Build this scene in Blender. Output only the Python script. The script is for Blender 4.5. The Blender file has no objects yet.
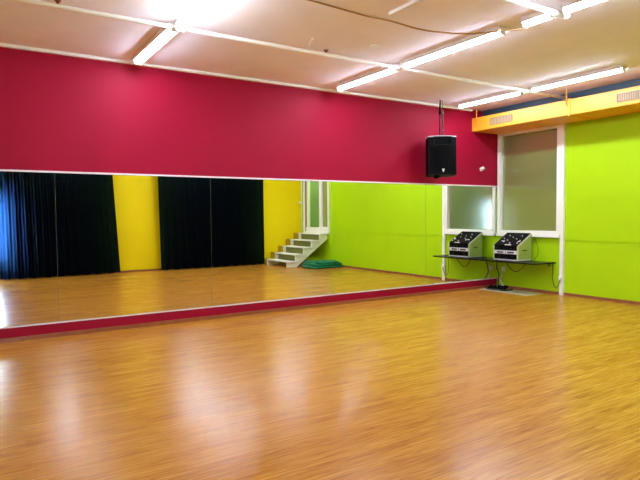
import bpy, bmesh, math, random
from mathutils import Vector, Matrix
random.seed(4)
S = bpy.context.scene
COL = S.collection
PI = math.pi
H = 3.57          # ceiling height
DB = -7.92        # back wall
XL = -12.6        # left wall

# ------------------------------------------------------------------ materials
def mat(name, col, rough=0.5, metal=0.0, spec=0.5, **kw):
    kw = {k.replace('_', ' '): v for k, v in kw.items()}; spec = kw.pop('Specular IOR Level', spec)
    m = bpy.data.materials.new(name); m.use_nodes = True
    b = m.node_tree.nodes['Principled BSDF']
    b.inputs['Base Color'].default_value = (*col, 1)
    b.inputs['Roughness'].default_value = rough
    b.inputs['Metallic'].default_value = metal
    b.inputs['Specular IOR Level'].default_value = spec
    for k, v in kw.items(): b.inputs[k.replace('_', ' ')].default_value = v
    return m

def vary(m, col, amt=0.05, scale=3.0, bump=0.0, bscale=60.0, stretch=(1, 1, 1)):
    """procedural colour variation and fine bump"""
    nt = m.node_tree; b = nt.nodes['Principled BSDF']
    tc = nt.nodes.new('ShaderNodeTexCoord'); mp = nt.nodes.new('ShaderNodeMapping')
    mp.inputs['Scale'].default_value = stretch
    nt.links.new(tc.outputs['Object'], mp.inputs['Vector'])
    n = nt.nodes.new('ShaderNodeTexNoise'); n.inputs['Scale'].default_value = scale; n.inputs['Detail'].default_value = 4
    nt.links.new(mp.outputs[0], n.inputs['Vector'])
    r = nt.nodes.new('ShaderNodeValToRGB')
    r.color_ramp.elements[0].position = 0.3; r.color_ramp.elements[1].position = 0.7
    r.color_ramp.elements[0].color = (*[c * (1 - amt) for c in col], 1)
    r.color_ramp.elements[1].color = (*[min(1, c * (1 + amt)) for c in col], 1)
    nt.links.new(n.outputs['Fac'], r.inputs['Fac']); nt.links.new(r.outputs['Color'], b.inputs['Base Color'])
    if bump:
        n2 = nt.nodes.new('ShaderNodeTexNoise'); n2.inputs['Scale'].default_value = bscale; n2.inputs['Detail'].default_value = 3
        nt.links.new(mp.outputs[0], n2.inputs['Vector'])
        bp = nt.nodes.new('ShaderNodeBump'); bp.inputs['Strength'].default_value = bump; bp.inputs['Distance'].default_value = 0.01
        nt.links.new(n2.outputs['Fac'], bp.inputs['Height']); nt.links.new(bp.outputs[0], b.inputs['Normal'])
    return m

def pmat(name, col, rough=0.6, amt=0.04, scale=2.0, bump=0.0, bscale=80, **kw):
    return vary(mat(name, col, rough, **kw), col, amt, scale, bump, bscale)

def emit(name, col, strength):
    m = bpy.data.materials.new(name); m.use_nodes = True; nt = m.node_tree
    nt.nodes.remove(nt.nodes['Principled BSDF'])
    e = nt.nodes.new('ShaderNodeEmission'); e.inputs[0].default_value = (*col, 1); e.inputs[1].default_value = strength
    nt.links.new(e.outputs[0], nt.nodes['Material Output'].inputs['Surface'])
    return m

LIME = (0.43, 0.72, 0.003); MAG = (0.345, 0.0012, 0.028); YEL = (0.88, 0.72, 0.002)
M = {}
M['lime'] = pmat('lime_paint', LIME, 0.55, 0.03, 1.2, 0.15, 90, Specular_IOR_Level=0.15)
M['magenta'] = pmat('magenta_paint', MAG, 0.6, 0.04, 1.5, 0.12, 90, Specular_IOR_Level=0.2)
M['yellow'] = pmat('yellow_paint', YEL, 0.55, 0.03, 1.2, 0.12, 90, Specular_IOR_Level=0.15)
M['ceiling'] = pmat('ceiling_paint', (0.91, 0.90, 0.97), 0.8, 0.025, 3.0, 0.12, 40)
M['white'] = pmat('white_gloss_paint', (0.90, 0.92, 0.82), 0.35, 0.02, 4)
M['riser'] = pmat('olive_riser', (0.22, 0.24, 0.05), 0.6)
M['infill'] = pmat('shaded_yellow_paint', (0.46, 0.32, 0.006), 0.6)  # yellow paint darkened to ochre, its shade put into the colour
M['stairwhite'] = pmat('white_stair_paint', (0.93, 0.92, 0.80), 0.4, 0.03, 6)
M['pipewhite'] = pmat('white_pipe_paint', (0.90, 0.90, 0.88), 0.45, 0.03, 6)
M['duct'] = pmat('orange_yellow_duct', (0.90, 0.38, 0.022), 0.4, 0.04, 2)
M['blue'] = pmat('dark_blue_paint', (0.028, 0.065, 0.10), 0.5, 0.06, 2)
M['black'] = pmat('black_plastic', (0.0025, 0.0025, 0.003), 0.5, 0.1, 20, Specular_IOR_Level=0.08)
M['blackmet'] = pmat('black_metal', (0.003, 0.005, 0.0045), 0.3, 0.1, 20, Specular_IOR_Level=0.2)
M['grille'] = pmat('speaker_grille', (0.002, 0.002, 0.0025), 0.6, 0.3, 300, 0.3, 400, Specular_IOR_Level=0.06)
M['chain'] = pmat('chain_steel', (0.16, 0.14, 0.15), 0.2, 0.5, 60, Metallic=1.0)
M['silver'] = pmat('brushed_silver', (0.72, 0.72, 0.74), 0.35, 0.04, 30)
M['case'] = pmat('green_grey_case_panel', (0.40, 0.50, 0.12), 0.3, 0.05, 8)
M['brown'] = pmat('brown_skirting', (0.30, 0.10, 0.035), 0.35, 0.12, 12)
M['cable'] = pmat('black_cable', (0.01, 0.012, 0.01), 0.5, 0.1, 30)
M['browncable'] = pmat('brown_cable', (0.42, 0.24, 0.08), 0.6, 0.1, 30)
M['redbrown'] = pmat('sprinkler_brass', (0.22, 0.07, 0.03), 0.4, 0.1, 40)
M['mat'] = pmat('pale_mat', (0.42, 0.36, 0.20), 0.7, 0.08, 40)
M['tarp'] = pmat('green_tarp', (0.004, 0.20, 0.085), 0.35, 0.25, 14, 0.4, 30)
M['vent'] = pmat('vent_grey', (0.30, 0.19, 0.09), 0.5, 0.1, 40)
M['ventslat'] = pmat('vent_slat', (0.50, 0.36, 0.20), 0.5)
M['dark'] = pmat('dark_recess', (0.05, 0.04, 0.03), 0.7, 0.1, 30)
M['hall'] = pmat('hall_green', (0.22, 0.55, 0.008), 0.6, 0.05, 2)
M['hallgrey'] = pmat('hall_grey', (0.33, 0.33, 0.27), 0.7, 0.05, 2)
M['silverframe'] = pmat('mirror_trim', (0.82, 0.78, 0.80), 0.3, 0.03, 10)
M['tube'] = emit('lit_tube', (0.90, 1.02, 1.28), 19)
M['tubehot'] = emit('lit_tube_bright', (0.92, 1.0, 1.12), 14)
M['hallfill'] = emit('hall_fill_glow', (1.0, 1.0, 0.9), 20)
M['mirror'] = mat('mirror_silver', (0.93, 0.96, 0.91), 0.0, 1.0)
M['mirrorback'] = pmat('mirror_edge', (0.16, 0.20, 0.14), 0.4)
M['unlit'] = pmat('unlit_tube', (0.82, 0.80, 0.82), 0.3, 0.02, 5)

def glassmat(name, col, base_mix, rough, basecol):
    """glass: part clear/tinted transparency, part dusty film, glossy on top"""
    m = bpy.data.materials.new(name); m.use_nodes = True; nt = m.node_tree
    b = nt.nodes['Principled BSDF']; b.inputs['Roughness'].default_value = rough; b.inputs['Specular IOR Level'].default_value = 1.0
    b.inputs['Base Color'].default_value = (*basecol, 1)
    tr = nt.nodes.new('ShaderNodeBsdfTransparent'); tr.inputs[0].default_value = (*col, 1)
    mx = nt.nodes.new('ShaderNodeMixShader'); mx.inputs[0].default_value = base_mix
    nt.links.new(tr.outputs[0], mx.inputs[1]); nt.links.new(b.outputs[0], mx.inputs[2])
    nt.links.new(mx.outputs[0], nt.nodes['Material Output'].inputs['Surface'])
    return m, b
M['clear'], _ = glassmat('clear_glass', (0.95, 0.97, 0.95), 0.14, 0.02, (0.3, 0.3, 0.3))
M['doorglass'], _ = glassmat('door_glass', (0.85, 1.0, 0.70), 0.08, 0.03, (0.2, 0.3, 0.1))
M['frost'], b = glassmat('frosted_glass', (0.9, 0.92, 0.85), 0.88, 0.12, (0.27, 0.25, 0.13)); b.inputs['IOR'].default_value = 3.0; b.inputs['Specular IOR Level'].default_value = 0.5
nt = M['frost'].node_tree
tc = nt.nodes.new('ShaderNodeTexCoord'); n = nt.nodes.new('ShaderNodeTexNoise'); n.inputs['Scale'].default_value = 0.9; n.inputs['Detail'].default_value = 0
nt.links.new(tc.outputs['Object'], n.inputs['Vector'])
r = nt.nodes.new('ShaderNodeValToRGB'); r.color_ramp.elements[0].position = .1; r.color_ramp.elements[1].position = .9
r.color_ramp.elements[0].color = (0.20, 0.32, 0.085, 1); r.color_ramp.elements[1].color = (0.21, 0.28, 0.09, 1)
nt.links.new(n.outputs['Fac'], r.inputs['Fac']); nt.links.new(r.outputs[0], b.inputs['Base Color'])

# laminate floor: fine streaks running along x, boards 0.19 m wide
m = bpy.data.materials.new('laminate_floor'); m.use_nodes = True; nt = m.node_tree; b = nt.nodes['Principled BSDF']
L = nt.links.new
tc = nt.nodes.new('ShaderNodeTexCoord')
def noise(scale, sc, det=3):
    mp = nt.nodes.new('ShaderNodeMapping'); mp.inputs['Scale'].default_value = scale; L(tc.outputs['Object'], mp.inputs['Vector'])
    n = nt.nodes.new('ShaderNodeTexNoise'); n.inputs['Scale'].default_value = sc; n.inputs['Detail'].default_value = det
    L(mp.outputs[0], n.inputs['Vector']); return n
n1 = noise((1.3, 34, 1), 1.6, 4)
n2 = noise((3.5, 60, 1), 1.4, 2)
br = nt.nodes.new('ShaderNodeTexBrick'); L(tc.outputs['Object'], br.inputs['Vector'])
br.inputs['Scale'].default_value = 1; br.inputs['Brick Width'].default_value = 1.28; br.inputs['Row Height'].default_value = 0.064
br.inputs['Mortar Size'].default_value = 0.0015; br.inputs['Color1'].default_value = (0.25, 0.25, 0.25, 1); br.inputs['Color2'].default_value = (0.75, 0.75, 0.75, 1)
br.inputs['Mortar'].default_value = (0.2, 0.2, 0.2, 1); br.offset = 0.37
a1 = nt.nodes.new('ShaderNodeMix'); a1.data_type = 'RGBA'; a1.inputs[0].default_value = 0.45; L(n1.outputs['Fac'], a1.inputs[6]); L(n2.outputs['Fac'], a1.inputs[7])
a2 = nt.nodes.new('ShaderNodeMix'); a2.data_type = 'RGBA'; a2.inputs[0].default_value = 0.16; L(a1.outputs[2], a2.inputs[6]); L(br.outputs['Color'], a2.inputs[7])
rp = nt.nodes.new('ShaderNodeValToRGB'); el = rp.color_ramp.elements
el[0].position = 0.34; el[0].color = (0.30, 0.093, 0.009, 1); el[1].position = 0.66; el[1].color = (0.70, 0.37, 0.06, 1)
e = el.new(0.5); e.color = (0.52, 0.222, 0.020, 1)
L(a2.outputs[2], rp.inputs['Fac']); L(rp.outputs[0], b.inputs['Base Color'])
b.inputs['Roughness'].default_value = 0.245; b.inputs['Specular IOR Level'].default_value = 0.34
bp = nt.nodes.new('ShaderNodeBump'); bp.inputs['Strength'].default_value = 0.12; bp.inputs['Distance'].default_value = 0.002
L(n1.outputs['Fac'], bp.inputs['Height']); L(bp.outputs[0], b.inputs['Normal'])
M['floor'] = m

# curtain: dark satin, made translucent blue so the added back window glows through
m = bpy.data.materials.new('black_satin_curtain'); m.use_nodes = True; nt = m.node_tree; b = nt.nodes['Principled BSDF']
b.inputs['Base Color'].default_value = (0.0006, 0.0007, 0.0016, 1); b.inputs['Roughness'].default_value = 0.7; b.inputs['Specular IOR Level'].default_value = 0.02
t = nt.nodes.new('ShaderNodeBsdfTranslucent'); t.inputs[0].default_value = (0.010, 0.034, 0.12, 1)
ad = nt.nodes.new('ShaderNodeAddShader'); nt.links.new(b.outputs[0], ad.inputs[0]); nt.links.new(t.outputs[0], ad.inputs[1])
nt.links.new(ad.outputs[0], nt.nodes['Material Output'].inputs['Surface'])
M['curtain'] = m

# ------------------------------------------------------------------ mesh helpers
def bx(bm, x0, x1, y0, y1, z0, z1, bevel=0.0, mtx=None):
    v = [bm.verts.new((x, y, z)) for x in (x0, x1) for y in (y0, y1) for z in (z0, z1)]
    idx = [(0, 1, 3, 2), (4, 6, 7, 5), (0, 4, 5, 1), (2, 3, 7, 6), (0, 2, 6, 4), (1, 5, 7, 3)]
    f = [bm.faces.new([v[i] for i in q]) for q in idx]
    if bevel:
        es = list({e for g in f for e in g.edges})
        r = bmesh.ops.bevel(bm, geom=es, offset=bevel, segments=2, affect='EDGES', profile=0.5)
    if mtx is not None:
        pass
    return v
def cyl(bm, p, q, r, seg=16, r2=None):
    p = Vector(p); q = Vector(q); d = (q - p); r2 = r if r2 is None else r2
    z = d.normalized(); a = z.orthogonal().normalized(); b_ = z.cross(a)
    A = []; B = []
    for i in range(seg):
        t = 2 * PI * i / seg; o = a * math.cos(t) + b_ * math.sin(t)
        A.append(bm.verts.new(p + o * r)); B.append(bm.verts.new(q + o * r2))
    for i in range(seg):
        j = (i + 1) % seg; f = bm.faces.new((A[i], A[j], B[j], B[i])); f.smooth = True
    bm.faces.new(A[::-1]); bm.faces.new(B)
def tube(bm, pts, r, seg=8, steps=8):
    """smooth tube through points (Catmull-Rom)"""
    P = [Vector(p) for p in pts]; P = [2 * P[0] - P[1]] + P + [2 * P[-1] - P[-2]]; c = []
    for i in range(1, len(P) - 2):
        for s in range(steps):
            t = s / steps; p0, p1, p2, p3 = P[i - 1:i + 3]
            c.append(0.5 * ((2 * p1) + (p2 - p0) * t + (2 * p0 - 5 * p1 + 4 * p2 - p3) * t * t + (3 * p1 - p0 - 3 * p2 + p3) * t ** 3))
    c.append(P[-2]); prev = None; rings = []
    n = None
    for i, p in enumerate(c):
        d = (c[min(i + 1, len(c) - 1)] - c[max(i - 1, 0)]).normalized()
        if n is None: n = d.orthogonal().normalized()
        n = (n - d * n.dot(d)).normalized(); b_ = d.cross(n)
        rings.append([bm.verts.new(p + (n * math.cos(2 * PI * k / seg) + b_ * math.sin(2 * PI * k / seg)) * r) for k in range(seg)])
    for A, B in zip(rings, rings[1:]):
        for k in range(seg):
            f = bm.faces.new((A[k], A[(k + 1) % seg], B[(k + 1) % seg], B[k])); f.smooth = True
    bm.faces.new(rings[0][::-1]); bm.faces.new(rings[-1])
def prism(bm, poly, ax, a, b_):
    """extrude a 2-D polygon; ax 'y': poly is (x,z); 'z': (x,y); 'x': (y,z)"""
    def P(u, v, w): return {'y': (u, w, v), 'z': (u, v, w), 'x': (w, u, v)}[ax]
    A = [bm.verts.new(P(u, v, a)) for u, v in poly]; B = [bm.verts.new(P(u, v, b_)) for u, v in poly]
    n = len(poly)
    bm.faces.new(A[::-1]); bm.faces.new(B)
    for i in range(n): bm.faces.new((A[i], A[(i + 1) % n], B[(i + 1) % n], B[i]))
def obj(name, bm, m, parent=None, kind=None):
    bmesh.ops.recalc_face_normals(bm, faces=bm.faces[:])
    me = bpy.data.meshes.new(name); bm.to_mesh(me); bm.free(); me.materials.append(m)
    o = bpy.data.objects.new(name, me); COL.objects.link(o)
    if parent: 
        o.parent = parent; o.location = -Vector(parent.get('_o', (0, 0, 0))) if False else o.location
        o.matrix_parent_inverse = parent.matrix_basis.inverted()
    if kind: o['kind'] = kind
    return o
def thing(name, label, cat, loc, group=None):
    o = bpy.data.objects.new(name, None); COL.objects.link(o); o.location = loc; o.empty_display_size = 0.1
    o['label'] = label; o['category'] = cat
    if group: o['group'] = group
    return o
def tag(o, label, cat, group=None):
    o['label'] = label; o['category'] = cat
    if group: o['group'] = group
    return o
def N(): return bmesh.new()
def box(name, m, parent, *a, kind=None, bevel=0.0):
    bm = N(); bx(bm, *a, bevel=bevel); return obj(name, bm, m, parent, kind)

# ------------------------------------------------------------------ the room
box('floor', M['floor'], None, XL, 0, DB, 0, -0.1, 0, kind='structure')
box('ceiling', M['ceiling'], None, XL - .15, 0.15, DB - .15, 0.15, H, H + 0.15, kind='structure')
box('wall_front', M['magenta'], None, XL, 0, 0, 0.15, -0.1, H, kind='structure')
box('wall_left', M['yellow'], None, XL - 0.15, XL, DB, 0, -0.1, H, kind='structure')
# wall_right with the window and the door openings; above the duct it is painted dark blue
WY0, WY1, WZ0, WZ1 = -1.40, -0.10, 1.16, 3.08
DY0, DY1, DZ0, DZ1 = -7.72, -6.28, 0.965, 3.05
bm = N()
ZT = 3.36
for a in [(0, .15, DB, 0, -0.1, DZ0), (0, .15, DY1, 0, DZ0, WZ0), (0, .15, WY1, 0, WZ0, WZ1), (0, .15, DY1, WY0, WZ0, DZ1),
          (0, .15, DB, DY0, DZ0, DZ1), (0, .15, DB, WY0, DZ1, WZ1), (0, .15, DB, 0, WZ1, ZT)]: bx(bm, *a)
obj('wall_right', bm, M['lime'], None, 'structure')
box('trim_1', M['blue'], None, 0, .15, DB, 0, ZT, H, kind='structure')
box('trim_2', M['blue'], None, -0.47, -0.002, DB + .01, -0.01, 3.45, H - 0.002, kind='structure')
# wall_back with an opening for the added, out-of-view window behind the camera
BX0, BX1, BZ0, BZ1 = -9.40, -8.42, 0.45, 2.05
bm = N()
for a in [(XL, 0, DB - .15, DB, -0.1, BZ0), (XL, 0, DB - .15, DB, BZ1, H), (XL, BX0, DB - .15, DB, BZ0, BZ1), (BX1, 0, DB - .15, DB, BZ0, BZ1)]: bx(bm, *a)
obj('wall_back', bm, M['yellow'], None, 'structure')

# hall behind the right wall, seen through its door and window
bm = N()
bx(bm, 1.6, 1.7, DB - .1, 0.2, -0.1, H)
obj('wall_hall', bm, M['hall'], None, 'structure')
bm = N()
bx(bm, .15, 1.7, 0.1, 0.2, -0.1, H); bx(bm, .15, 1.7, DB - .2, DB - .1, -0.1, H); bx(bm, .15, 1.7, DB - .2, .2, H, H + .1); bx(bm, .15, 1.7, -3.6, -3.5, .96, H)
obj('wall_hall_end', bm, M['hallgrey'], None, 'structure')
box('floor_hall', M['hallgrey'], None, .15, 1.7, DB - .2, .2, .86, .96, kind='structure')
for yy, lb in ((-6.9, 'unseen lamp added in the hall to brighten the glazed door'),):
    t = thing('hall_fill_lamp', lb, 'lamp', (0.9, yy, H))  # added out of view, only to brighten the green door pane
    box('fill_lamp_body', M['white'], t, .72, 1.08, yy - .3, yy + .3, H - .04, H)
    box('diffuser', M['hallfill'], t, .74, 1.06, yy - .28, yy + .28, H - .06, H - .04)

# skirtings
box('baseboard_right', M['brown'], None, -0.018, 0, -7.9, -0.03, 0, 0.05, kind='structure')
box('baseboard_front', M['brown'], None, XL, -0.02, -0.022, 0, 0, 0.05, kind='structure')
box('baseboard_back', M['brown'], None, XL, -0.02, DB, DB + .016, 0, 0.05, kind='structure')
# mirror ledge strips and the joint line of the green wall
box('trim_3', M['silverframe'], None, XL, -0.002, -0.022, 0, 2.063, 2.085, kind='structure')
box('trim_4', M['silverframe'], None, XL, -0.002, -0.016, 0, 0.172, 0.189, kind='structure')
box('trim_5', M['lime'], None, -0.012, 0, -6.24, -1.54, 1.015, 1.035, kind='structure')
# white strip where the magenta wall meets the ceiling
box('trim_6', M['pipewhite'], None, XL, -0.8, -0.045, 0, H - 0.038, H - 0.001, kind='structure')

# mirror panels
edges = [0, -2.022, -4.13, -6.25, -8.30, -10.35, -12.4]
desc = ['mirror panel in the corner, reflecting the frosted window and mixing desk',
        'second mirror panel from the corner, below the loudspeaker, filled with lime green reflection',
        'middle mirror panel reflecting white stairs and yellow wall',
        'mirror panel reflecting one black curtain and half of another curtain beside a yellow strip',
        'mirror panel at the left edge of the photo, with the bluest reflection of a curtain']
desc = ['mirror panel touching the corner, reflecting the frosted window and mixing desk',
        'large mirror panel beside the corner panel, reflecting only the lime green wall',
        'large mirror panel reflecting the white open stairs and green tarp',
        'large mirror panel reflecting the narrow yellow strip between two black curtains',
        'mirror panel furthest left in the photo, reflecting a bluish curtain',
        'mirror panel beyond the left edge of the photo']
for i in range(5):
    a, b_ = edges[i + 1] + 0.0006, edges[i] - (0.0006 if i else 0.004)
    t = thing('mirror_panel', desc[i], 'mirror', ((a + b_) / 2, 0, 0.19), 'wall mirror panels above the magenta plinth')
    bm = N(); bx(bm, a, b_, -0.0075, 0, 0.190, 2.062); obj('backing', bm, M['mirrorback'], t)
    bm = N(); bx(bm, a + .0015, b_ - .0015, -0.010, -0.0076, 0.1915, 2.0605); obj('mirror_glass', bm, M['mirror'], t)

# ------------------------------------------------------------------ window in the right wall
def frame(name, m, parent, y0, y1, z0, z1, w, x0, x1, wb=None):
    bm = N(); wb = wb or w
    bx(bm, x0, x1, y0, y1, z1 - w, z1); bx(bm, x0, x1, y0, y1, z0, z0 + wb)
    bx(bm, x0, x1, y0, y0 + w, z0 + wb, z1 - w); bx(bm, x0, x1, y1 - w, y1, z0 + wb, z1 - w)
    return obj(name, bm, m, parent)
w = bpy.data.objects.new('window_1', None); COL.objects.link(w); w.location = (0, -0.75, 1.1); w['kind'] = 'structure'
frame('window_frame', M['white'], w, -1.46, -0.035, 1.08, 3.155, 0.075, -0.045, 0.10, 0.10)
box('window_post', M['white'], w, -0.05, 0, -1.535, -1.462, 0.0, 3.155)
box('window_pane', M['frost'], w, 0.03, 0.036, -1.386, -0.108, 1.178, 3.082)
box('window_sill', M['white'], w, -0.075, -0.046, -1.46, -0.035, 1.06, 1.11)

# glazed door at the head of the stairs
d = bpy.data.objects.new('door_1', None); COL.objects.link(d); d.location = (0, -7, DZ0); d['kind'] = 'structure'
frame('door_frame', M['white'], d, -7.74, -6.26, 0.965, 3.07, 0.055, -0.04, 0.10, 0.03)
box('mullion', M['white'], d, -0.03, 0.09, -6.80, -6.66, 0.995, 3.015)
box('door_rail', M['white'], d, -0.01, 0.05, -7.62, -6.80, 1.0, 1.14)
box('side_rail', M['white'], d, -0.01, 0.05, -6.66, -6.315, .995, 1.16)
box('door_stile', M['white'], d, -0.01, 0.05, -7.56, -7.44, 1.14, 3.015)
box('gap_panel', M['vent'], d, 0.0, 0.03, -7.685, -7.56, 1.0, 3.015)
box('door_pane', M['doorglass'], d, 0.015, 0.021, -7.44, -6.80, 1.14, 3.015)
box('side_pane', M['frost'], d, 0.015, 0.021, -6.66, -6.315, 1.16, 3.015)

# back window, added as a source for the bluish glow at the left
w2 = bpy.data.objects.new('added_window_2', None); COL.objects.link(w2); w2.location = (-8.9, DB, .45); w2['kind'] = 'structure'
bm = N()
y0, y1 = DB - .10, DB + .02
bx(bm, BX0, BX1, y0, y1, BZ1 - .06, BZ1); bx(bm, BX0, BX1, y0, y1, BZ0, BZ0 + .06)
bx(bm, BX0, BX0 + .06, y0, y1, BZ0 + .06, BZ1 - .06); bx(bm, BX1 - .06, BX1, y0, y1, BZ0 + .06, BZ1 - .06)
bx(bm, -8.94, -8.88, y0, y1, BZ0 + .06, BZ1 - .06)
obj('window_frame', bm, M['white'], w2)
box('window_pane', M['clear'], w2, BX0 + .06, -8.94, DB - .05, DB - .044, BZ0 + .06, BZ1 - .06)
box('window_pane', M['clear'], w2, -8.88, BX1 - .06, DB - .05, DB - .044, BZ0 + .06, BZ1 - .06)

# ------------------------------------------------------------------ lights
def fixture(x, ya, yb, label, hot=False, group='fluorescent battens on the ceiling'):
    t = thing('fluorescent_light', label, 'ceiling light', (x, (ya + yb) / 2, H), group)
    zh = H - .045
    bm = N(); wd_ = .03 if hot else .075
    bx(bm, x - wd_, x + wd_, ya, yb, zh, H, bevel=.003)
    if not hot:
        for q in (-1, 1): bx(bm, x + q * .070 - .004, x + q * .070 + .004, ya, yb, zh - .011, zh)
    obj('housing', bm, M['unlit'], t)
    bm = N()
    if hot:
        cyl(bm, (x, ya + .035, zh - .05), (x, yb - .035, zh - .05), .038, 20); obj('tube', bm, M['tubehot'], t)
    else:
        a = [(x - .050, zh), (x - .030, zh - .038), (x + .030, zh - .038), (x + .050, zh)]
        prism(bm, a, 'y', ya + .012, yb - .012); obj('diffuser', bm, M['tube'], t)
    for y0, y1 in ((ya, ya + .012), (yb - .012, yb)):
        bm = N(); bx(bm, x - .046, x + .046, y0, y1, zh - (.095 if hot else .05), zh, bevel=.003)
        obj('end_cap', bm, M['white'], t)
    return t
X1, X2, X3 = -7.31, -4.20, -1.45
fixture(X1, -1.75, -.27, 'lit tube left of centre, its end pointing at the magenta wall above the yellow reflection')
fixture(X1, -3.50, -1.92, 'brightest lit tube glaring at the top left edge of the photo', True)
fixture(X2, -1.75, -.36, 'lit tube above the mirrors, ending at the magenta wall left of the loudspeaker')
fixture(X2, -3.53, -1.92, 'longest lit tube in the middle of the ceiling, below the sagging brown cable')
fixture(X2, -4.14, -3.80, 'very short lit tube where the sagging brown cable ends')
fixture(X2, -5.80, -4.27, 'lit tube leaving the top right edge of the photo')
fixture(X3, -1.68, -.34, 'lit tube right of the loudspeaker chain, ending at the magenta wall')
fixture(X3, -3.37, -1.90, 'lit tube running just above the orange yellow air duct')
for x, ya, yb in ((X1, -7.55, -6.0), (X2, -7.55, -6.0), (X3, -6.9, -5.4)):
    fixture(x, ya, yb, 'lit tube on the ceiling behind the photographer, beyond the top edge of the photo')
bm = N(); bx(bm, -5.565, -5.535, -4.8, -3.2, H - .035, H, bevel=.004)
tag(obj('cable_trunking', bm, M['unlit']), 'thin straight white trunking at the top of the photo, starting at the brown cable', 'trunking')

# ------------------------------------------------------------------ pipes, sprinklers, cable on the ceiling
zp = H - 0.075
def pipe(y, xa, xb, label, joints, r=.022):
    t = thing('sprinkler_pipe', label, 'pipe', (xa, y, zp), 'white ceiling pipes')
    bm = N(); cyl(bm, (xa, y, zp), (xb, y, zp), r, 16); obj('pipe_run', bm, M['pipewhite'], t)
    for x in joints:
        bm = N(); cyl(bm, (x - .05, y, zp), (x + .05, y, zp), r + .010, 16); obj('coupling', bm, M['pipewhite'], t)
        bm = N(); bx(bm, x - .015, x + .015, y - .015, y + .015, zp + r, H, bevel=.002); obj('hanger', bm, M['pipewhite'], t)
    return t
P1 = pipe(-1.835, XL + .02, -0.03, 'long white pipe crossing the whole ceiling parallel to the mirrors', (X1, X2, X3, -10.4), r=.024)
P2 = pipe(-4.205, XL + .02, -4.05, 'white pipe near the top right of the photo that stops at the lit tubes', (-4.11, -7.31), r=.028)
for x in (-5.43, -8.46):
    t = thing('fire_sprinkler', 'small brown fire sprinkler on the white pipe ' + ('left of the middle tube' if x > -6 else 'at the top left edge of the photo'), 'sprinkler', (x, -1.835, zp), 'brown fire sprinklers')
    y = -1.835
    bm = N(); cyl(bm, (x, y, zp + .022), (x, y, zp + .034), .016); obj('stem', bm, M['redbrown'], t)
    bm = N(); cyl(bm, (x, y, zp + .034), (x, y, zp + .048), .008, r2=.014); obj('bulb', bm, M['dark'], t)
    bm = N(); cyl(bm, (x, y, zp + .048), (x, y, zp + .056), .03); obj('deflector', bm, M['redbrown'], t)
bm = N(); prism(bm, [(-5.655, -1.84), (-5.675, -1.84), (-5.80, -2.09), (-5.78, -2.10)], 'z', H - .018, H)
tag(obj('ceiling_bracket', bm, M['pipewhite']), 'small white bracket on the ceiling left of the fire sprinkler', 'bracket')
bm = N(); cyl(bm, (-4.98, -2.24, H), (-4.98, -2.24, H - .015), .06, 24, .05)
tag(obj('junction_disc', bm, M['white']), 'small round white disc on the ceiling above the middle tube', 'disc')
bm = N()
pts = [(-8.6, -3.5, H - .012), (-7.4, -3.15, H - .012), (-6.3, -3.06, H - .012), (-5.75, -3.02, H - .012), (-5.437, -3.086, 3.534), (-5.192, -3.224, 3.459), (-4.964, -3.352, 3.423), (-4.73, -3.484, 3.413), (-4.495, -3.617, 3.434), (-4.25, -3.76, 3.462), (-4.2, -3.795, 3.48)]
tube(bm, pts, .009, 8, 8)
tag(obj('ceiling_cable', bm, M['browncable']), 'thin brown cable sagging across the ceiling to the lit tube', 'cable')

# ------------------------------------------------------------------ air duct
t = thing('air_duct', 'orange yellow rectangular air duct hung under the ceiling along the green wall', 'duct', (-.75, -4, 3.13))
DX = -0.775
bm = N(); bx(bm, DX, -0.02, -7.78, -0.004, 3.135, 3.395, bevel=.008); obj('duct_body', bm, M['duct'], t)
for y in (-2.1, -4.1, -6.1):
    bm = N(); bx(bm, DX - .012, -0.008, y - .02, y + .02, 3.123, 3.405, bevel=.003); obj('joint_flange', bm, M['duct'], t)
for yc, wv in ((-.71, .50), (-3.15, .50), (-5.2, .5)):
    z0, z1 = 3.215, 3.315
    bm = N(); 
    bx(bm, DX - .012, DX, yc - wv / 2, yc + wv / 2, z0 - .015, z0); bx(bm, DX - .012, DX, yc - wv / 2, yc + wv / 2, z1, z1 + .015)
    for s in (-1, 1): bx(bm, DX - .012, DX, yc + s * wv / 2 - .008, yc + s * wv / 2 + .008, z0, z1)
    g = obj('vent_grille', bm, M['vent'], t)
    bm = N(); bx(bm, DX - .003, DX, yc - wv / 2 + .008, yc + wv / 2 - .008, z0, z1); obj('recess', bm, M['vent'], g)
    bm = N()
    for k in range(14):
        y = yc - wv / 2 + .03 + k * (wv - .06) / 13; bx(bm, DX - .010, DX - .003, y - .004, y + .004, z0, z1)
    obj('louvres', bm, M['ventslat'], g)
for y in (-.13, -2.05, -4.1, -6.1):
    bm = N(); cyl(bm, (DX - .006, y, 3.30), (DX - .006, y, H), .010); cyl(bm, (DX - .012, y, 3.30), (DX + .005, y, 3.30), .02)
    obj('hanger_rod', bm, M['duct'], t)

# ------------------------------------------------------------------ loudspeaker
t = thing('loudspeaker', 'black loudspeaker hanging from a chain in front of the magenta wall', 'speaker', (-2.0, -.38, 2.16))
sx, sy, z0, z1 = -1.995, -.28, 2.205, 2.90
ang = math.radians(-32)
def rot(bm):
    bmesh.ops.rotate(bm, verts=bm.verts[:], cent=(sx, sy - .1, 2.5), matrix=Matrix.Rotation(math.radians(-3), 3, (math.cos(ang), math.sin(ang), 0)) @ Matrix.Rotation(ang, 3, 'Z'))
    return bm
def arcpoly(w, d0, d1, bulge, n=9):
    """plan outline: straight back, bulging front towards -y"""
    pts = [(sx + w * .36, sy + d1), (sx - w * .36, sy + d1), (sx - w / 2, sy + d1 - .10)]
    for i in range(n):
        s = -1 + 2 * i / (n - 1); pts.append((sx + s * w / 2, sy - d0 - bulge * (1 - s * s)))
    pts.append((sx + w / 2, sy + d1 - .10))
    return pts
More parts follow.
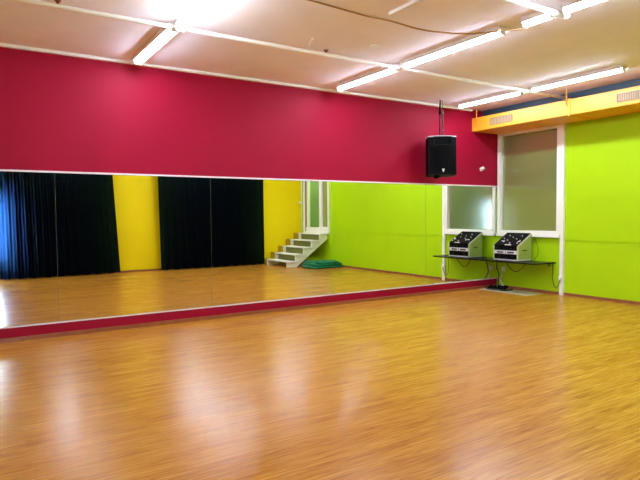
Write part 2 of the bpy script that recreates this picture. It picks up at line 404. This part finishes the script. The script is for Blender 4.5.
bm = N(); prism(bm, arcpoly(.50, .22, .12, .045), 'z', z0, z1 - .02); obj('cabinet', rot(bm), M['black'], t)
bm = N(); prism(bm, arcpoly(.50, .225, .12, .045), 'z', z1 - .0199, z1); obj('top_cap', rot(bm), M['silver'], t)['label'] = 'pale grey top edge'
bm = N()
pg = [(sx + (-1 + 2 * i / 8) * .225, sy - .228 - .045 * (1 - (-1 + 2 * i / 8) ** 2)) for i in range(9)]
prism(bm, pg + [(x, y + .012) for x, y in pg[::-1]], 'z', z0 + .05, z0 + .50); obj('grille', rot(bm), M['grille'], t)
bm = N()
bx(bm, sx - .16, sx + .16, sy - .278, sy - .24, z0 + .53, z0 + .545); bx(bm, sx - .16, sx + .16, sy - .278, sy - .24, z0 + .665, z0 + .68)
bx(bm, sx - .16, sx - .145, sy - .278, sy - .24, z0 + .53, z0 + .68); bx(bm, sx + .145, sx + .16, sy - .278, sy - .24, z0 + .53, z0 + .68)
obj('horn_surround', rot(bm), M['blackmet'], t)
bm = N(); prism(bm, [(sx - .022, z0 + .10), (sx + .022, z0 + .10), (sx + .006, z0 + .045), (sx - .006, z0 + .045)], 'y', sy - .286, sy - .27)
obj('badge', rot(bm), M['silver'], t)['label'] = 'small pale badge near the bottom'
bm = N(); cyl(bm, (sx - .09, sy - .12, z0 - .06), (sx - .09, sy - .12, z0), .035, 16, .05); bx(bm, sx - .12, sx - .02, sy - .15, sy - .05, z0 - .03, z0); obj('pole_socket', rot(bm), M['black'], t)
bm = N(); bx(bm, sx - .03, sx + .03, sy - .11, sy - .08, z1, z1 + .05, bevel=.006); obj('hanging_lug', rot(bm), M['blackmet'], t)
# rod and chain
bm = N(); cyl(bm, (-2.035, -.39, 2.93), (-2.03, -.39, 3.3), .010); cyl(bm, (-2.03, -.39, 3.3), (-2.025, -.39, H), .024, 12, .010)
tag(obj('hanging_rod', bm, M['blackmet']), 'thin black rod from the ceiling down to the loudspeaker', 'rod')
bm = N(); zz = 2.93; k = 0
while zz < 3.36:
    seg = 12; ring = []
    for i in range(seg):
        a = 2 * PI * i / seg; c = Vector((-1.955, -.38, zz + .021)); 
        u = Vector((1, 0, 0)) if k % 2 else Vector((0, 1, 0)); wv = Vector((0, 0, 1))
        rr = []
        cen = c + u * math.cos(a) * .013 + wv * math.sin(a) * .024; out = (u * math.cos(a) * .6 + wv * math.sin(a)).normalized(); side = u.cross(wv)
        for j in range(6):
            b2 = 2 * PI * j / 6; rr.append(bm.verts.new(cen + (out * math.cos(b2) + side * math.sin(b2)) * .007))
        ring.append(rr)
    for i in range(seg):
        A = ring[i]; B = ring[(i + 1) % seg]
        for j in range(6): f = bm.faces.new((A[j], A[(j + 1) % 6], B[(j + 1) % 6], B[j])); f.smooth = True
    zz += .034; k += 1
cyl(bm, (-1.955, -.38, 3.37), (-1.955, -.38, H), .004)
tag(obj('hanging_chain', bm, M['chain']), 'silver link chain beside the black rod above the loudspeaker', 'chain')

# wall sensor
t = thing('wall_sensor', 'small white sensor on a bracket on the magenta wall near the corner', 'sensor', (-.5, 0, 2.41))
bm = N(); cyl(bm, (-.50, 0, 2.41), (-.50, -.012, 2.41), .04, 20); obj('base_plate', bm, M['white'], t)
bm = N(); cyl(bm, (-.50, -.01, 2.41), (-.52, -.06, 2.425), .012); obj('arm', bm, M['white'], t)
bm = N(); cyl(bm, (-.495, -.06, 2.42), (-.565, -.10, 2.43), .032, 16, .024); obj('sensor_head', bm, M['white'], t)

# ------------------------------------------------------------------ shelf and mixing desk
t = thing('wall_shelf', 'thin black shelf on the green wall carrying the mixing desk', 'shelf', (-.3, -.7, .59))
bm = N(); prism(bm, [(0, -.012), (-.56, -.012), (-.60, -.05), (-.60, -1.26), (-.54, -1.34), (0, -1.36)], 'z', .575, .597); obj('board', bm, M['blackmet'], t)
for y in (-.12, -1.22):
    bm = N(); prism(bm, [(0, .575), (-.42, .575), (-.42, .568), (-.02, .555), (-.012, .50), (0, .50)], 'y', y - .006, y + .006); obj('bracket', bm, M['lime'] if False else M['blackmet'], t)

mx = thing('mixing_desk', 'black and silver mixing desk in a slanted rack case on the shelf', 'mixer', (-.3, -.55, .597))
ya, yb = -.89, -.33; xf, xb = -.50, -.10; zb = .60
prof = [(xf, zb + .012), (xf, .895), (xb, 1.125), (xb, zb + .012)]
for y0_, y1_, nm in ((ya, ya + .018, 'case_side'), (yb - .018, yb, 'case_side')):
    bm = N(); prism(bm, prof, 'y', y0_, y1_); s = obj(nm, bm, M['case'], mx)
    yy = y0_ - .003 if y0_ == ya else y1_ + .003
    bm = N()
    yo = (ya - .012, ya) if y0_ == ya else (yb, yb + .012)
    bx(bm, -.36, -.24, yo[0], yo[1], .80, .815, bevel=.003); obj('carry_handle', bm, M['black'], s)
    # silver edge strips of the side
    bm = N(); e0, e1 = (ya - .006, ya) if y0_ == ya else (yb, yb + .006)
    prism(bm, [(xf, .61), (xf, .895), (xf + .018, .905), (xf + .018, .61)], 'y', e0, e1)
    prism(bm, [(xf, .895), (xb, 1.125), (xb, 1.105), (xf + .02, .885)], 'y', e0, e1)
    prism(bm, [(xf, .612), (xb, .612), (xb, .628), (xf, .628)], 'y', e0, e1)
    obj('edge_strip', bm, M['silver'], s)
box('case_back', M['case'], mx, xb, xb + .012, ya, yb, zb + .012, 1.125)
box('case_bottom', M['silver'], mx, xf, xb, ya + .018, yb - .018, zb + .012, zb + .03)
for fx in (xf + .04, xb - .04):
    for fy in (ya + .05, yb - .05):
        bm = N(); cyl(bm, (fx, fy, .597), (fx, fy, .613), .018); obj('foot', bm, M['black'], mx)
def unit(name, z0_, z1_, m):
    bm = N(); bx(bm, xf - .002, xf + .15, ya + .02, yb - .02, z0_, z1_, bevel=.003); return obj(name, bm, m, mx)
u1 = unit('amplifier_unit', .636, .732, M['black']); u2 = unit('player_unit', .736, .800, M['silver']); u3 = unit('effects_unit', .804, .886, M['black'])
for s in (0, 1):
    c = -.61 - .12 + s * .24
    box('display', M['black'], u2, xf - .004, xf - .002, c - .075, c + .075, .757, .780)
    for k in range(5):
        bm = N(); bx(bm, xf - .006, xf - .002, c - .065 + k * .03, c - .05 + k * .03, .742, .750); obj('button', bm, M['black'], u2)
for y in (-.61,): box('player_divider', M['black'], u2, xf - .004, xf - .002, y - .004, y + .004, .74, .796)
for k in range(6):
    bm = N(); y = -.82 + k * .084; cyl(bm, (xf - .002, y, .845), (xf - .016, y, .845), .012, 12); obj('knob', bm, M['blackmet'], u3)
for k in range(2):
    bm = N(); y = -.76 + k * .30; cyl(bm, (xf - .002, y, .685), (xf - .020, y, .685), .018, 16); obj('knob', bm, M['blackmet'], u1)
# sloped control surface
sl = Vector((xb - xf, 0, 1.125 - .895)); sln = sl.normalized(); nn = Vector((-sln.z, 0, sln.x))
def SP(s, y, h=0): p = Vector((xf, 0, .893)) + sln * s + nn * h; return Vector((p.x, y, p.z))
def slab(bm, s0, s1, y0_, y1_, h0, h1):
    v = [bm.verts.new(SP(s, y, h)) for s in (s0, s1) for y in (y0_, y1_) for h in (h0, h1)]
    for q in [(0, 1, 3, 2), (4, 6, 7, 5), (0, 4, 5, 1), (2, 3, 7, 6), (0, 2, 6, 4), (1, 5, 7, 3)]: bm.faces.new([v[i] for i in q])
SLN = sl.length
bm = N(); slab(bm, 0, SLN, ya + .012, yb - .012, -.03, .012); desk = obj('control_surface', bm, M['black'], mx)
for i in range(9):
    y = ya + .05 + i * (.56 - .10) / 8
    bm = N(); slab(bm, .03, .13, y - .003, y + .003, .012, .0135); obj('fader_slot', bm, M['dark'], desk)
    f_ = .05 + .06 * random.random()
    bm = N(); slab(bm, f_, f_ + .022, y - .010, y + .010, .013, .028); obj('fader', bm, M['silver'] if i % 3 == 0 else M['blackmet'], desk)
    for j in range(4):
        bm = N(); cyl(bm, SP(.17 + j * .055, y, .012), SP(.17 + j * .055, y, .034), .011, 10, .008)
        obj('knob', bm, [M['silver'], M['blackmet'], M['blackmet'], M['blackmet'], M['blackmet']][(i * 2 + j) % 5], desk)
for y0_, y1_ in ((-.86, -.80), (-.50, -.42)):
    bm = N(); slab(bm, .135, .158, y0_, y1_, .012, .015); obj('label_strip', bm, M['white'], desk)
bm = N(); slab(bm, 0.005, .028, ya + .16, ya + .30, .012, .016); obj('label_strip', bm, M['white'], desk)

def cable(label, pts, r=.006, m='cable', name='cable', cat='cable', grp='cables around the shelf'):
    bm = N(); tube(bm, pts, r, 8, 8); return tag(obj(name, bm, M[m]), label, cat, grp)
cable('black cable looping behind the right side of the mixing desk', [(-.05, -.78, 1.02), (-.04, -.90, 1.06), (-.03, -.97, .93), (-.03, -1.0, .75), (-.06, -.93, .61)], .0045)
cable('black cable hanging in a loop below the middle of the shelf', [(-.30, -.46, .572), (-.28, -.55, .44), (-.27, -.68, .38), (-.26, -.82, .47), (-.25, -.92, .572)], .006)
cable('black cable hanging from the outer end of the shelf to the socket', [(-.06, -1.33, .57), (-.055, -1.335, .45), (-.05, -1.33, .28), (-.05, -1.37, .14), (-.06, -1.45, .17), (-.075, -1.49, .28)], .006)
cable('black cable dropping in the corner from the shelf to the floor', [(-.18, -.16, .572), (-.16, -.13, .42), (-.12, -.15, .28), (-.20, -.20, .13), (-.26, -.25, .075)], .009)
cable('pale grey cable dropping from the corner socket to the power strips', [(-.05, -.16, .37), (-.07, -.19, .28), (-.10, -.16, .18), (-.16, -.26, .11), (-.22, -.34, .075)], .009, 'silver')
cable('black cable coiled on the floor in the corner', [(-.46, -.10, .022), (-.52, -.2, .022), (-.50, -.32, .022), (-.47, -.42, .022), (-.50, -.5, .022), (-.47, -.58, .022), (-.3, -.6, .022), (-.16, -.52, .022)], .014)
def socket(label, x, y, z, face=-1):
    t = thing('wall_socket', label, 'socket', (x, y, z), 'white wall sockets')
    bm = N(); bx(bm, x - .012, x, y - .045, y + .045, z - .045, z + .045, bevel=.004); obj('plate', bm, M['white'], t)
    bm = N(); cyl(bm, (x - .012, y, z), (x - .05, y, z), .024, 16, .02); obj('plug', bm, M['white'], t)
socket('white socket with a plug low in the corner under the shelf', 0, -.17, .38)
socket('white socket with a plug low on the white window post', -.05, -1.50, .31)
t = thing('power_strip', 'black power strip lying flat on the floor in the corner', 'power strip', (-.3, -.3, 0), 'black power strips')
bm = N(); bx(bm, -.42, -.34, -.52, -.12, .006, .055, bevel=.008); obj('strip_body', bm, M['black'], t)
for k in range(4):
    bm = N(); cyl(bm, (-.38, -.18 - k * .09, .055), (-.38, -.18 - k * .09, .085), .022, 14); obj('plug', bm, M['black'], t)
t = thing('power_adapter', 'chunky black power adapter on the floor beside the power strip', 'adapter', (-.2, -.3, 0))
bm = N(); bx(bm, -.28, -.14, -.40, -.24, .0, .075, bevel=.012); obj('adapter_body', bm, M['black'], t)
box('adapter_label', M['silver'], t, -.25, -.18, -.36, -.28, .075, .077)
bm = N(); bx(bm, -.66, -.13, -1.20, -.07, 0, .005, bevel=.001)
tag(obj('floor_mat', bm, M['mat']), 'thin pale mat on the floor under the shelf', 'mat')

# ------------------------------------------------------------------ curtains on the back wall
def curtain(name, x0t, x1t, x0b, x1b, label, ph=0.0, rail=True):
    t = thing(name, label, 'curtain', ((x0b + x1b) / 2, DB + .24, 0), 'black curtains along the back wall')
    bm = N(); nx = int((x1b - x0b) / .018); nz = 14; z0_, z1_ = .03, 3.0; g = []
    for i in range(nx + 1):
        u = i / nx; row = []
        for j in range(nz + 1):
            v = j / nz; x = (x0b + (x1b - x0b) * u) * (1 - v) + (x0t + (x1t - x0t) * u) * v
            s = (x0b + (x1b - x0b) * u)
            amp = .018 * (1 - .3 * v) ; y = DB + .24 + amp * math.sin(s * 34 + ph + 1.6 * math.sin(s * 5.1) + .5 * math.sin(v * 3 + s * 2)) + .012 * math.sin(s * 83 + v * 2)
            zb_ = z0_ + .012 * math.sin(s * 21) + .008 * math.sin(s * 57)
            row.append(bm.verts.new((x, y, zb_ + (z1_ - zb_) * v)))
        g.append(row)
    for i in range(nx):
        for j in range(nz):
            f = bm.faces.new((g[i][j], g[i + 1][j], g[i + 1][j + 1], g[i][j + 1])); f.smooth = True
    o = obj('curtain_cloth', bm, M['curtain'], t)
    for k in range(int((x1t - x0t) / .3) + 1):
        bm = N(); x = x0t + .04 + k * .3
        if x > x1t: break
        bx(bm, x - .008, x + .008, DB + .235, DB + .245, 2.98, 3.035); obj('curtain_hook', bm, M['silver'], t)
curtain('curtain', -8.60, -5.96, -8.60, -5.80, 'black curtain at the far left of the mirrors, shining blue at one edge')
curtain('curtain', -4.76, -1.49, -4.70, -1.49, 'wide black curtain reflected in the mirrors left of the white stairs', 1.3)
t = thing('curtain_rail', 'white curtain rail on the yellow back wall above the black curtains', 'rail', (-5, DB + .24, 3.05))
bm = N(); bx(bm, -11.5, -1.2, DB + .225, DB + .255, 3.035, 3.06, bevel=.004); obj('rail', bm, M['white'], t)
for x in (-11.4, -9.4, -7.4, -5.3, -3.3, -1.3):
    bm = N(); bx(bm, x - .012, x + .012, DB, DB + .23, 3.04, 3.055); obj('rail_bracket', bm, M['white'], t)

# ------------------------------------------------------------------ stairs
t = thing('staircase', 'white wooden open staircase leading up to the glazed door in the corner', 'stairs', (-.7, -7.1, 0))
fx = [-.32, -.61, -.89, -1.17, -1.46]; tz = [.96, .765, .57, .37, .175]
TH = .028
for k in range(5):
    xb_ = -.022 if k == 0 else fx[k - 1] + .03
    bm = N(); bx(bm, fx[k], xb_, -7.615, -6.30, tz[k] - TH, tz[k], bevel=.003); obj('tread', bm, M['stairwhite'], t)
    if k < 4:
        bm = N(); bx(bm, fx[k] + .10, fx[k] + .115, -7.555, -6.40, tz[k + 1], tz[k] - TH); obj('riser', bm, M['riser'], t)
def stringer(y0_, y1_):
    # saw-tooth upper edge carrying the treads, sloping lower edge
    pts = [(-.022, .80), (-.022, tz[0] - TH)]
    for k in range(5):
        x = fx[k] + .02
        pts.append((x, tz[k] - TH))
        nz_ = tz[k + 1] - TH if k < 4 else .0
        pts.append((x, nz_))
    pts.append((-1.12, 0.0))
    bm = N(); prism(bm, pts, 'y', y0_, y1_); obj('stringer', bm, M['stairwhite'], t)
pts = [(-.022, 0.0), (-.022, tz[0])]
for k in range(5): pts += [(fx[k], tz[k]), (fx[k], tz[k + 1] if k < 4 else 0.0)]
bm = N(); prism(bm, pts, 'y', -7.895, -7.62); obj('wall_infill', bm, M['infill'], t)['label'] = 'stepped infill against the yellow wall, its yellow darkened for shade'
stringer(-6.40, -6.355); stringer(-7.60, -7.555)

bm = N(); cyl(bm, (-.035, -7.845, .985), (-.035, -7.845, H), .014)
t = thing('heating_pipe', 'thin white vertical pipe beside the glazed door in the yellow corner', 'pipe', (-.035, -7.845, .985))
obj('pipe_run', bm, M['white'], t)
bm = N(); cyl(bm, (-.035, -7.845, 1.93), (-.10, -7.82, 1.93), .022); cyl(bm, (-.10, -7.82, 1.93), (-.14, -7.80, 1.93), .04, 12); obj('valve', bm, M['white'], t)

# ------------------------------------------------------------------ folded green tarp beside the stairs
bm = N(); cx, cy = -.56, -5.86
layers = [(0.0, .56, .44, .085, 0), (.078, .53, .41, .075, 1.1), (.145, .46, .37, .06, 2.3)]
for z, a, b_, h, ph in layers:
    rows = []; nth = 56; prof_ = [(.80, 0), (.97, .18), (1.0, .5), (.96, .82), (.86, .98), (.5, 1.03), (.15, 1.0)]
    for (rs, zs) in prof_:
        ring = []
        for i in range(nth):
            th = 2 * PI * i / nth; ex = .55
            ux = math.copysign(abs(math.cos(th)) ** ex, math.cos(th)); uy = math.copysign(abs(math.sin(th)) ** ex, math.sin(th))
            wob = 1 + .04 * math.sin(3 * th + ph) + .025 * math.sin(7 * th + 2 * ph) + .012 * math.sin(15 * th + ph)
            zz = z + h * zs * (1 + .16 * math.sin(2 * th + ph) * (zs > .3)) + (.012 * math.sin(5 * th + rs * 6 + ph) if zs > .3 else 0)
            x_ = cx + ux * a * rs * wob + .03 * math.sin(ph); y_ = cy + uy * b_ * rs * wob
            ring.append(bm.verts.new((min(-.03, x_), y_, max(0.001, zz - (x_ - cx + .5) * .03 * (zs > .3)))))
        rows.append(ring)
    for A, B in zip(rows, rows[1:]):
        for i in range(nth): f = bm.faces.new((A[i], A[(i + 1) % nth], B[(i + 1) % nth], B[i])); f.smooth = True
    bm.faces.new(rows[-1]); bm.faces.new(rows[0][::-1])
tag(obj('folded_tarp', bm, M['tarp']), 'folded dark green tarp lying on the floor beside the white stairs', 'tarp')

# ------------------------------------------------------------------ world and camera
wd = bpy.data.worlds.new('daylight'); S.world = wd; wd.use_nodes = True
bg = wd.node_tree.nodes['Background']; bg.inputs[0].default_value = (0.62, 0.80, 1.0, 1); bg.inputs[1].default_value = 12.5  # bright bluish background, let in by the added back window

cam = bpy.data.cameras.new('camera'); co = bpy.data.objects.new('camera', cam); COL.objects.link(co)
yaw, pit, roll, f = 0.5712, 0.0439, -0.0082, 551.5
F = Vector((math.sin(yaw) * math.cos(pit), math.cos(yaw) * math.cos(pit), -math.sin(pit)))
R = Vector((math.cos(yaw), -math.sin(yaw), 0)); U = R.cross(F)
R2 = R * math.cos(roll) + U * math.sin(roll); U2 = U * math.cos(roll) - R * math.sin(roll)
mw = Matrix((( R2.x, U2.x, -F.x, -9.2595), (R2.y, U2.y, -F.y, -7.6208), (R2.z, U2.z, -F.z, 1.5), (0, 0, 0, 1)))
co.matrix_world = mw
cam.sensor_width = 36; cam.lens = 36 * f / 640; cam.clip_start = .02; cam.clip_end = 100
S.camera = co
S.view_settings.view_transform = 'Standard'; S.view_settings.look = 'None'; S.view_settings.gamma = 1
S.view_settings.use_curve_mapping = False
S.view_settings.exposure = 1.63
S.cycles.max_bounces = 10; S.cycles.diffuse_bounces = 6; S.cycles.glossy_bounces = 6; S.cycles.transparent_max_bounces = 8
